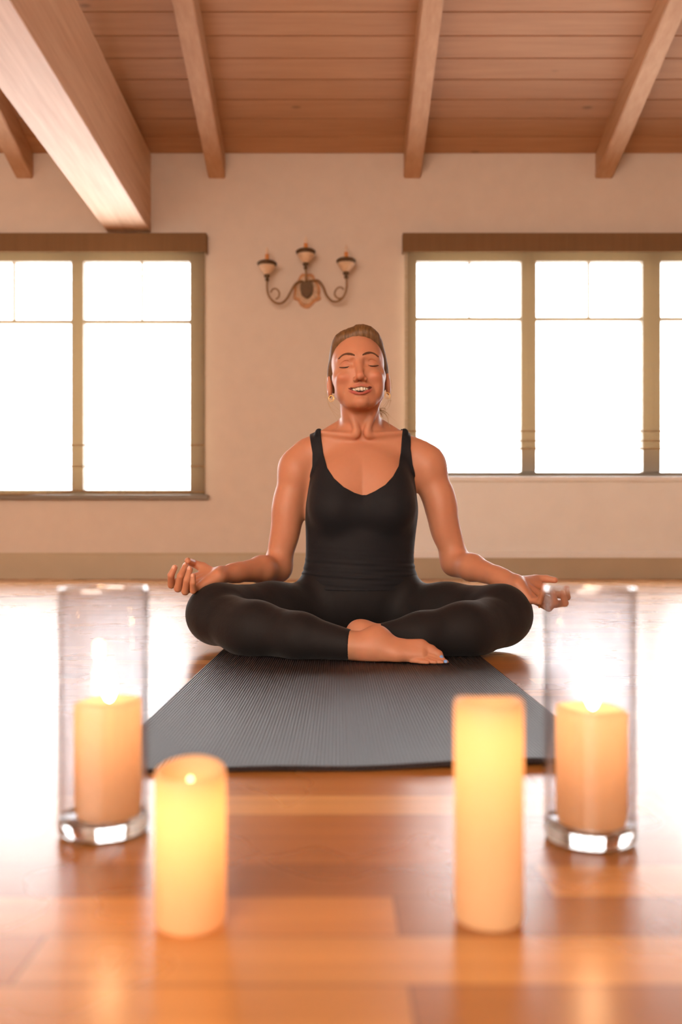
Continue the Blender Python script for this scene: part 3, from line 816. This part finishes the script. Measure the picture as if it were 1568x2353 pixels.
# her left hand (right in the picture), seen partly through the vase
HRd = dict(
    fs=[([hp(1246,1352,2.190), hp(1284,1366,2.190), hp(1304,1372,2.165), hp(1302,1352,2.150)], .0088),
        ([hp(1240,1368,2.160), hp(1278,1388,2.150), hp(1299,1386,2.122), hp(1293,1362,2.112)], .0090),
        ([hp(1230,1380,2.130), hp(1262,1397,2.112), hp(1276,1385,2.090), hp(1270,1360,2.085)], .0086),
        ([hp(1220,1380,2.105), hp(1240,1382,2.082), hp(1248,1366,2.068), hp(1251,1346,2.066)], .0076)],
    th=([hp(1202,1338,2.175), hp(1232,1331,2.205), hp(1256,1330,2.205), hp(1275,1333,2.195)], [.0150, .0110, .0092, .0078]))
def palmR(P):
    w = WRR
    d = cone(P, addv(w, (0, .012, .003)), hp(1240,1346,2.190), .0165, .0105)
    d = smin(d, cone(P, addv(w, (0, .002, 0)), hp(1234,1362,2.160), .0165, .0105), .01)
    d = smin(d, cone(P, addv(w, (0, -.006, -.003)), hp(1226,1376,2.132), .0165, .0110), .01)
    d = smin(d, cone(P, addv(w, (0, -.012, -.004)), hp(1216,1378,2.108), .0170, .0115), .01)
    d = smin(d, cone(P, hp(1198,1340,2.165), hp(1230,1334,2.200), .0150, .0115), .01)
    return d
def handL(P): return smin(wristpair(P, ELL_, WRL, (.001, .0085, .004)), fingers(P, WRL, HL['fs'], HL['th'], palmL), .008)
def handR(P): return smin(wristpair(P, ELR, WRR, (.002, .0085, .006)), fingers(P, WRR, HRd['fs'], HRd['th'], palmR), .008)
def armL(P): return smin(boxed(P, (-.24, 2.12, .14), (-.05, 2.44, .56), lambda p: arm(p, SHL, ELL_, WRL, -1), .07), boxed(P, (-.42, 2.04, .12), (-.22, 2.25, .24), handL, .04), .012)
def armR(P): return smin(boxed(P, (.18, 2.12, .13), (.46, 2.44, .56), lambda p: arm(p, SHR, ELR, WRR, 1), .07), boxed(P, (.37, 2.03, .08), (.60, 2.25, .23), handR, .04), .012)
# legs
KNL, KNR = (-.294, 2.130, .089), (.398, 2.130, .086)
def thigh(P, hip, kn):
    m_ = addv(lerp(hip, kn, .55), (0, 0, .001))
    return union([cone(P, hip, m_, .082, .072), cone(P, m_, kn, .072, .067), ell(P, addv(kn, (0, -.006, 0)), (.068, .066, .066))], .03)
ANL = (.030, 1.888, .040)
def calfL(P):
    d = chain(P, [(-.288, 2.095, .080), (-.185, 1.992, .066), (-.085, 1.930, .055), ANL], [.060, .0565, .048, .0295], .02)
    return smin(d, ell(P, (-.205, 2.000, .060), (.075, .052, .053), rotz(-.6)), .03)
def footL(P):
    d = chain(P, [(-.02, 1.905, .043), (.035, 1.888, .039), (.085, 1.890, .042)], [.0300, .0300, .0330], .01)
    d = smin(d, ell(P, (.0850, 1.895, .0540), (.0270, .0260, .0290)), .018)
    d = smin(d, chain(P, [(.080, 1.885, .040), (.130, 1.876, .0370), (.178, 1.868, .0390)], [.030, .0185, .0175], .01), .02)
    d = smin(d, chain(P, [(.060, 1.880, .028), (.125, 1.862, .0240), (.178, 1.852, .0220)], [.021, .0165, .0130], .01), .018)
    d = smin(d, chain(P, [(.120, 1.885, .022), (.175, 1.872, .0200)], [.015, .0120]), .015)
    toes = chain(P, [(.176, 1.866, .0400), (.198, 1.861, .0330), (.213, 1.856, .0230), (.2185, 1.852, .0160)], [.0150, .0120, .0112, .0085], .003)
    t2 = chain(P, [(.180, 1.856, .0260), (.205, 1.850, .0190), (.222, 1.846, .0120), (.2290, 1.843, .0095)], [.0090, .0078, .0072, .0058], .002)
    t3 = chain(P, [(.176, 1.850, .0190), (.200, 1.844, .0140), (.2150, 1.839, .0100), (.2190, 1.838, .0088)], [.0085, .0072, .0064, .0052], .002)
    t4 = chain(P, [(.170, 1.848, .0150), (.190, 1.840, .0125), (.2040, 1.835, .0095)], [.0080, .0068, .0056], .002)
    t5 = chain(P, [(.158, 1.850, .0140), (.176, 1.838, .0115), (.1880, 1.832, .0095)], [.0080, .0066, .0055], .002)
    d = smin(d, toes, .0035)
    for t_ in (t2, t3, t4, t5): d = smin(d, t_, .0014)
    return d
def calfR(P):
    d = chain(P, [(.392, 2.095, .074), (.290, 1.998, .062), (.190, 1.975, .052), (.105, 1.985, .044)], [.060, .0575, .049, .0330], .02)
    return smin(d, ell(P, (.300, 2.005, .058), (.075, .052, .053), rotz(.5)), .03)
def footR(P):
    d = chain(P, [(.120, 1.985, .044), (.070, 1.985, .048)], [.031, .033])
    d = smin(d, ell(P, (.048, 1.984, .058), (.030, .030, .030)), .02)
    d = smin(d, chain(P, [(.055, 1.995, .040), (-.005, 2.045, .034), (-.060, 2.085, .028)], [.028, .020, .016], .01), .02)
    for i in range(5):
        d = smin(d, chain(P, [(-.055, 2.080+.010*i, .030-.003*i), (-.090+.005*i, 2.100+.009*i, .018)], [.0095-.0006*i, .0075-.0005*i]), .004)
    return d
def legL(P): return boxed(P, (-.37, 1.87, 0), (.08, 2.50, .20), lambda p: smin(thigh(p, (-.020, 2.400, .070), KNL), calfL(p), .012), .05)
def legR(P): return boxed(P, (.05, 1.90, 0), (.48, 2.50, .20), lambda p: smin(thigh(p, (.142, 2.400, .070), KNR), calfR(p), .012), .05)
def tors(P): return boxed(P, (-.12, 2.22, 0), (.25, 2.51, .66), torso, .08)
def hd(P): return boxed(P, (-.04, 2.20, .58), (.15, 2.44, .84), head, .05)
def nk(P): return boxed(P, (-.01, 2.26, .52), (.14, 2.44, .70), neck, .05)
def upper(P):
    d = smin(tors(P), nk(P), .022)
    return smin(d, hd(P), .012)
def arms(P): return np.minimum(armL(P), armR(P))
def body(P):
    d = np.minimum(smin(upper(P), arms(P), .022), smin(tors(P), smin(legL(P), legR(P), .03), .03))
    d = smin(d, boxed(P, (-.04, 1.83, 0), (.24, 1.93, .09), footL, .04), .006)
    d = smin(d, boxed(P, (-.11, 1.94, 0), (.14, 2.16, .09), footR, .04), .006)
    return smax(d, .0078-P[:, 2], .003)
# ------------------------------------------------------------------ cloth regions
def tx(px, Y=2.30): return (px-777)/F*Y
def tz(py, Y=2.30): return CAMH+(1245-py)/F*Y
def prof(rows):
    r = sorted((tz(py, Y), tx(px, Y)) for px, py, Y in rows)
    return np.array([a for a, _ in r]), np.array([b for _, b in r])
INL = prof([(738,985,2.36),(738,1003,2.36),(743,1040,2.31),(752,1075,2.29),(768,1100,2.28),(790,1120,2.275),(815,1133,2.27),(838,1140,2.27)])
INR = prof([(924,975,2.36),(924,990,2.36),(922,1040,2.31),(917,1070,2.29),(903,1095,2.28),(885,1115,2.275),(862,1129,2.27),(838,1140,2.27)])
OUL = prof([(711,980,2.36),(712,1003,2.36),(718,1040,2.32),(717,1070,2.30),(708,1100,2.29),(699,1125,2.29),(694,1150,2.30),(680,1190,2.30),(600,1240,2.3)])
OUR = prof([(944,965,2.36),(944,990,2.36),(945,1030,2.32),(951,1065,2.30),(960,1095,2.29),(968,1120,2.29),(974,1150,2.30),(985,1190,2.30),(1060,1240,2.3)])
def top_region(P):
    x, y, z = P[:, 0], P[:, 1], P[:, 2]
    il, ir = np.interp(z, *INL), np.interp(z, *INR)
    ol, our = np.interp(z, *OUL), np.interp(z, *OUR)
    side = np.maximum(ol-x, x-our)
    front = y < 2.385
    zb = tz(1138, 2.27)
    neckcut = np.minimum(np.minimum(x-il, ir-x), (z-zb))*.85
    back = np.minimum(np.minimum(x-il, ir-x), z-.47)
    cut = np.where(front, neckcut, back)
    return np.maximum(np.maximum(side*.9, cut), .137-z)
def wrinkle(P, k):
    z, x = P[:, 2], P[:, 0]
    a = np.exp(-((z-.175)/.045)**2)
    return k*a*(np.sin(z*330+np.sin(x*23)*1.3)*.6+np.sin(z*510+x*31)*.4)
def tank(P):
    d = smin(tors(P), nk(P), .022)
    w = np.clip((P[:, 2]-.40)/.05, 0, 1)
    ar = arms(P)+(1-w)*.05
    d = smin(d, ar, .022)
    d = d-.0042-wrinkle(P, .0013)
    # cloth bridges the hollow between the breasts
    d = smin(d, ell(P, (.0645, 2.300, .345), (.075, .051, .048)), .02)
    return smax(d, top_region(P), .0016)
AX = np.array([ANL[0]+.085, ANL[1]-1.930, ANL[2]-.055]); AX /= np.linalg.norm(AX)
def leggings(P):
    hemL = (P-A3((.0265, 1.888, .04)))@A3((.985, -.17, 0))
    lL = boxed(P, (-.37, 1.85, 0), (.08, 2.50, .20), lambda p: smin(thigh(p, (-.020, 2.400, .070), KNL), smax(calfL(p), (p-A3((.0265, 1.888, .04)))@A3((.985, -.17, 0)), .002), .012), .05)
    lR = boxed(P, (.05, 1.90, 0), (.48, 2.50, .20), lambda p: smin(thigh(p, (.142, 2.400, .070), KNR), smax(calfR(p), .100-p[:, 0], .002), .012), .05)
    pel = boxed(P, (-.12, 2.22, 0), (.25, 2.51, .66), lambda p: smax(torso(p), p[:, 2]-.19, .004), .08)
    d = smin(smin(lL, lR, .03), pel, .035)
    z, x = P[:, 2], P[:, 0]
    d = d-.0032
    dl = (P-A3((.0265, 1.888, .04)))@A3((.985, -.17, 0))
    foot_zone = (P[:, 1] < 1.97)
    d = np.where(foot_zone & (np.abs(dl) < .02), smax(d, dl, .0015), d)
    return smax(d, .0074-z, .003)
# ------------------------------------------------------------------ pigment of the skin
SK = np.array(lin(201,139,107)[:3]); LIP = np.array(lin(184,96,88)[:3]); BLUSH = np.array(lin(204,122,96)[:3]); BROW = np.array(lin(120,76,48)[:3])
NAILC = np.array(lin(236,186,168)[:3])
def pigment(V):
    n = len(V); c = np.tile(SK, (n, 1))
    p = toH(V); ps = np.stack([np.abs(p[:, 0]), p[:, 1], p[:, 2]], 1).astype(f32)
    inh = (p[:, 1] > .02) & (np.abs(p[:, 2]) < .14) & (np.abs(p[:, 0]) < .1)
    def blend(w, col):
        nonlocal c
        w = np.clip(w, 0, 1)[:, None]*inh[:, None]; c = c*(1-w)+col*w
    blend(.45*np.exp(-(np.linalg.norm((ps-A3((.040, .07, -.032)))/A3((.020, .04, .016)), axis=1))**2), BLUSH)
    blend(.4*np.exp(-(np.linalg.norm((ps-A3((0, .11, -.036)))/A3((.014, .02, .012)), axis=1))**2), BLUSH)
    l = np.minimum(chain(p, LU, [.0014]*13), chain(p, LL, [.0030]*13))
    blend(1-l/.0022, LIP)
    blend((mouth(p) < .0004)*(p[:, 1] < .084), LIP*.4)
    # eyelid tone
    blend(.35*np.exp(-(np.linalg.norm((ps-A3((.034, .077, .007)))/A3((.015, .03, .007)), axis=1))**2), np.array(lin(178,108,86)[:3]))
    return c
M['skin'] = None
def skin_mat():
    t = NT('warm_tanned_skin'); a = t.n('ShaderNodeAttribute'); a.attribute_name = 'pigment'
    n = t.noise(t.pos(), 90, 3); n2 = t.noise(t.pos(), 900, 2)
    col = t.mix(t.math('MULTIPLY', n, .22), a.outputs[0], t.mix(1.0, a.outputs[0], (.80, .62, .58, 1), 'MULTIPLY'))
    b = t.bsdf(col, .48, t.bump(n2, .10, .0006), Subsurface_Weight=.25, Subsurface_Scale=.006, Specular_IOR_Level=.4)
    b.inputs['Subsurface Radius'].default_value = (1.0, .35, .18)
    return t.done(b)
M['skin'] = skin_mat()
def knit(name, c, sc=700, rough=.72):
    t = NT(name); p = t.pos(); w = t.noise(t.scalev(p, (1, 1, .25)), sc, 2); lo_ = t.noise(p, 26, 3)
    b = t.bsdf(t.mix(lo_, c, tuple(x*1.5 for x in c[:3])+(1,)), rough, t.bump(t.math('ADD', t.math('MULTIPLY', w, .3), t.math('MULTIPLY', lo_, 1.2)), .35, .003), Sheen_Weight=.10, Sheen_Roughness=.4, Specular_IOR_Level=.25)
    return t.done(b)
M['tank'] = knit('black_rib_knit', lin(22,22,26)); M['legg'] = knit('black_legging_knit', lin(24,21,22), 700, .7)

woman = empty('person', (.06, 2.2, .006))
tag(woman, 'smiling woman in black tank top and leggings sitting cross-legged on the yoga mat, eyes closed', 'person')
def vis_skin(V):     # skin the clothes hide is left out below 3 mm of cloth
    return (tank(V.astype(f32)) > -.0027) & (leggings(V.astype(f32)) > -.0027)
def inbox(lo, hi): return lambda V: ((V > np.array(lo)) & (V < np.array(hi))).all(1)
ZN = .588     # seam between the finely sampled head and the rest, hidden in the neck
parts = []
V, Q = surface(body, (-.44, 1.80, -.004), (.62, 2.54, .64), .0032)
hbL, hbR = (-.46, 2.02, .10), (-.277, 2.26, .26)
def not_fine(V):
    k = V[:, 2] < ZN
    k &= ~((V[:, 0] < -.285) & (V[:, 2] > .05) & (V[:, 1] < 2.26) & (handL(V.astype(f32)) < .006) & (thigh(V.astype(f32), (-.020, 2.400, .070), KNL) > .004))
    k &= ~((V[:, 0] > .430) & (V[:, 1] < 2.26) & (handR(V.astype(f32)) < .006) & (thigh(V.astype(f32), (.142, 2.400, .070), KNR) > .004))
    k &= ~((V[:, 0] > .034) & (V[:, 1] < 1.935) & (V[:, 2] < .10))
    return k
parts.append(clip_part(V, Q, lambda v: not_fine(v) & vis_skin(v)))
V, Q = surface(lambda p: smin(upper(p), arms(p), .022), (-.05, 2.17, .575), (.165, 2.47, .86), .0017)
parts.append(clip_part(V, Q, lambda v: v[:, 2] > ZN-.001))
V, Q = surface(lambda p: armL(p), (-.46, 2.00, .09), (-.27, 2.28, .27), .0018)
parts.append(clip_part(V, Q, lambda v: v[:, 0] < -.282))
V, Q = surface(lambda p: armR(p), (.42, 2.00, .06), (.64, 2.28, .26), .0018)
parts.append(clip_part(V, Q, lambda v: v[:, 0] > .428))
V, Q = surface(lambda p: smax(footL(p), .0078-p[:, 2], .003), (.015, 1.79, -.002), (.26, 1.96, .11), .0018)
parts.append(clip_part(V, Q, lambda v: v[:, 0] > .020))
bm_ = to_mesh('body', parts, pigment); print('body verts', len(bm_.vertices))
link('body', bm_, M['skin'], woman, True)
V, Q = surface(tank, (-.16, 2.18, .12), (.30, 2.54, .64), .0026)
link('tank_top', to_mesh('tank_top', [(V, Q)]), M['tank'], woman, True)
V, Q = surface(leggings, (-.42, 1.82, -.004), (.52, 2.56, .215), .0027)
link('leggings', to_mesh('leggings', [(V, Q)]), M['legg'], woman, True)

# ------------------------------------------------------------------ hair
def hair(Pw):
    p = toH(Pw)
    wav = .0003*np.sin(p[:, 0]*330+p[:, 1]*30)+.0002*np.sin(p[:, 0]*610-p[:, 2]*40+1)
    d = ell(p, (.001, -.018, .042), (.0780, .1000, .0925))
    d = smin(d, ell(p, (.014, .018, .082), (.050, .056, .049)), .02)
    d = smin(d, ell(p, (-.032, .018, .072), (.036, .050, .044)), .012)
    # parting: shallow furrow left of centre
    d = smax(d, -cone(p, (-.014, .075, .126), (-.016, -.03, .150), .006, .010), .012)
    ps = np.stack([np.abs(p[:, 0]), p[:, 1], p[:, 2]], 1)
    d = smin(d, ell(ps, (.070, -.020, -.004), (.0140, .034, .044)), .014)
    d = smin(d, ell(p, (0, -.075, -.040), (.052, .034, .050)), .03)
    d = d-wav
    # hairline: a sloping plane, higher at the middle, with soft temples
    t = p[:, 2]-(.083-.020*(p[:, 0]/.05)**2-1.43*(.0-p[:, 1]+.062)*1.0)
    line = (p[:, 1]-.0665)*.82-(p[:, 2]-.084)*.60+np.abs(p[:, 0])**2*3.5+.0008*np.sin(p[:, 0]*400)
    return smax(d, line, .014)
V, Q = surface(hair, (-.06, 2.18, .60), (.17, 2.50, .88), .0019)
def hair_mat():
    t = NT('dark_blonde_hair'); p = t.pos()
    f = t.noise(t.scalev(p, (420, 30, 60)), 1.0, 3, .6); g = t.noise(t.scalev(p, (60, 8, 12)), 1.0, 2)
    c = t.mix(t.ramp(f, [(.3, (0,0,0,1)), (.7, (1,1,1,1))]), lin(70,46,24), lin(140,102,60)); c = t.mix(t.math('MULTIPLY', g, .5), c, lin(92,62,34))
    return t.done(t.bsdf(c, .55, t.bump(f, .5, .002), Specular_IOR_Level=.6, Anisotropic=.5))
M['hair'] = hair_mat()
M['hair_light'] = simple('sunlit_blonde_strand', lin(206,180,142), .5, 0)  # paler lit copy of the hair, backlight put into the colour
ho = link('hair', to_mesh('hair', [(V, Q)]), M['hair'], woman, True)
r2 = random.Random(3)
b = MB()
# low ponytail behind the neck with loose wisps over her left shoulder
for i in range(46):
    a = r2.uniform(0, 6.28); rr = r2.uniform(0, .014)
    s0 = fromH((.010+rr*math.cos(a), -.105, -.055+rr*math.sin(a)))
    e = Vector((.095+r2.gauss(0, .014), 2.440+r2.gauss(0, .012), .520+r2.uniform(-.02, .05)))
    m1 = s0.lerp(e, .35)+Vector((r2.gauss(.006, .006), .012, .006)); m2 = s0.lerp(e, .7)+Vector((r2.gauss(.010, .008), .010, 0))
    b.tube(spline([s0, m1, m2, e], 5), [.0030-.0024*k/15 for k in range(16)], 5)
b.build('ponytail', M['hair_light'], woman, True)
for s, n in ((1, 5), (-1, 4)):
    b = MB()
    for i in range(n):
        z0 = r2.uniform(-.03, .05); s0 = fromH((s*.078, -.03+r2.gauss(0, .01), z0))
        o_ = r2.uniform(.002, .010)
        pts = [s0, fromH((s*(.082+o_), -.045, z0-.035)), fromH((s*(.076+o_), -.06, -.055+r2.gauss(0, .01))), fromH((s*(.055+r2.gauss(0, .006)), -.06, -.095+r2.gauss(0, .012)))]
        b.tube(spline(pts, 5), [.00035]*15+[.0002], 4)
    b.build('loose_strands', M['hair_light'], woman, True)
b = MB()
for i in range(14):
    s0 = fromH((.045+r2.gauss(0, .004), -.06, -.075)); e = Vector((.125+r2.gauss(0, .012), 2.36+r2.gauss(0, .01), .590+r2.gauss(0, .012)))
    b.tube(spline([s0, s0.lerp(e, .5)+Vector((r2.gauss(.008, .005), 0, r2.gauss(.004, .004))), e], 6), [.0009-.0007*k/12 for k in range(13)], 4)
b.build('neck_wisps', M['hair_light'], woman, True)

# ------------------------------------------------------------------ face details
M['tooth'] = simple('teeth_enamel', lin(244,234,214), .25, 0)
M['lash'] = simple('lash_hair', lin(44,26,18), .7)
M['brow'] = simple('brow_hair', lin(96,60,38), .8)
M['gold'] = simple('polished_gold', lin(240,190,110), .2, 0, Metallic=1.0)
M['nail_blue'] = simple('pale_blue_nail_polish', lin(120,160,220), .25)
b = MB()
xs_ = [0, .0080, .0142, .0196, .0244, .0286]
for sd in (1, -1):
    for i in range(5):
        x0_, x1_ = xs_[i], xs_[i+1]; x = (x0_+x1_)/2*sd; u = x/.0325
        zt_ = -.0545; zb_ = -.0685+.0075*u*u+(.0008 if i == 1 else 0)
        c = (x, .0838-.0235*u*u, (zt_+zb_)/2)
        k = MB().box(-.5, .5, -.5, .5, -.5, .5)
        m = Matrix.Translation(fromH(c)) @ Matrix(HM.tolist()).to_4x4() @ Matrix.Rotation(-u*1.15, 4, 'Z') @ Matrix.Diagonal(((x1_-x0_)*(.97+.25*abs(u)), .0040, zt_-zb_, 1))
        k.b.transform(m); bmesh.ops.bevel(k.b, geom=k.b.edges[:], offset=.0011, segments=3, affect='EDGES')
        me_ = bpy.data.meshes.new('t'); k.b.to_mesh(me_); k.b.free(); b.b.from_mesh(me_); bpy.data.meshes.remove(me_)
b.build('teeth', M['tooth'], woman, True)
for s in (1, -1):
    b = MB()
    lid = spline([fromH((s*a, c, d)) for a, c, d in [(a, b_+.0006, c-.0002) for a, b_, c in LID]], 6)
    b.tube(lid, [.0006+.0008*math.sin(math.pi*min(1, (k+2)/len(lid))) for k in range(len(lid))], 6)
    for k in range(6, len(lid), 1):
        p0 = lid[k]; dirn = Vector(HM@np.array((s*.35*(k/len(lid)), .55, -.8))).normalized()
        b.tube([p0, p0+dirn*.0025, p0+dirn*.0045+Vector(hu)*.0006], [.00025, .0002, .00008], 4)
    b.build('eyelashes', M['lash'], woman, True)
# eyebrows hug the brow ridge: each hair laid on the skin
def on_skin(p, out=.0):
    q = np.array([HC+HM@np.array(p, float)], f32); dirn = (HM@np.array((0, 1., 0))).astype(f32)
    for _ in range(14):
        d = float(upper(q)[0]); q = q-dirn*(d-out)*.8
    return Vector(q[0].tolist())
for s in (1, -1):
    b = MB()
    base = [(.0100, .0245, .0011), (.0180, .0285, .0022), (.0270, .0320, .0018), (.0360, .0325, .0013), (.0430, .0295, .0009), (.0490, .0245, .0005)]
    sp_ = spline([(a, 0, c) for a, c, _ in base], 7); wd = np.interp(np.linspace(0, 5, len(sp_)), range(6), [w*1.35 for *_, w in base])
    for k, q in enumerate(sp_):
        for j in range(5):
            o_ = (j/4-.5)*2*wd[k]; x_, z_ = q.x, q.z+o_
            p0 = on_skin((s*x_, .085, z_), .0002); p1 = on_skin((s*(x_+.0042), .085, z_+(.0022 if k < 10 else 0.0002)*(1-j*.2)), .0005)
            b.tube([p0, (p0+p1)/2+Vector(hf)*.0004, p1], [.00065, .00060, .00025], 4)
    b.build('eyebrow', M['brow'], woman, True)
for s in (1, -1):
    c = fromH((s*.0750, .000, -.0500)); b = MB()
    for k, (R_, dz) in enumerate(((.0065, -.006), (.0080, -.0095))):
        ring = [c+Vector((R_*math.cos(a)*.9, -.003*k, dz-.0+R_*math.sin(a))) for a in np.linspace(0, 2*math.pi, 25)]
        b.tube(ring, .0006, 6, False)
    b.ball(c, .0013, 10, 8)
    b.build('earring', M['gold'], woman, True)
# ring on the finger
a_, c_ = Vector(HRd['fs'][2][0][0]), Vector(HRd['fs'][2][0][1]); mid = a_.lerp(c_, .45); ax = (c_-a_).normalized()
u_ = ax.cross(Vector((0, 0, 1))).normalized(); v_ = ax.cross(u_)
MB().tube([mid+(u_*math.cos(t_)+v_*math.sin(t_))*.0108 for t_ in np.linspace(0, 2*math.pi, 33)], .0012, 8, False).build('finger_ring', M['gold'], woman, True)
# nails
def nail(name, tip, prev, facing, r, mat, k=1.0, off=.72):
    tip, prev = Vector(tip), Vector(prev); ax = (tip-prev).normalized(); n = Vector(facing); n = (n-ax*n.dot(ax)).normalized(); s_ = ax.cross(n)
    R_ = Matrix((s_, ax, n)).transposed().to_4x4()
    m = Matrix.Translation(tip-ax*r*.15+n*r*off) @ R_ @ Matrix.Diagonal((r*.72, r*.95*k, r*.30, 1))
    b = MB(); bmesh.ops.create_uvsphere(b.b, u_segments=16, v_segments=10, radius=1, matrix=m); b.build(name, mat, woman, True)
M['nail'] = simple('natural_nail', lin(232,176,150), .25)
for pts, r in HL['fs']: nail('fingernail', pts[3], pts[2], (-.55, -.75, .3), r*.80, M['nail'])
nail('fingernail', HL['th'][0][3], HL['th'][0][2], (-.2, .2, 1), .0078, M['nail'])
nail('fingernail', HRd['th'][0][3], HRd['th'][0][2], (.2, .3, 1), .0072, M['nail'])
for pts, r in HRd['fs']: nail('fingernail', pts[3], pts[2], (.75, -.5, .3), r*.80, M['nail'])
nail('toenail', (.2185, 1.852, .0160), (.213, 1.856, .0230), (.25, -.9, .1), .0078, M['nail_blue'], .9, 1.02)
nail('toenail', (.2290, 1.843, .0095), (.222, 1.846, .0120), (.2, -.9, .25), .0054, M['nail_blue'], .9, 1.1)
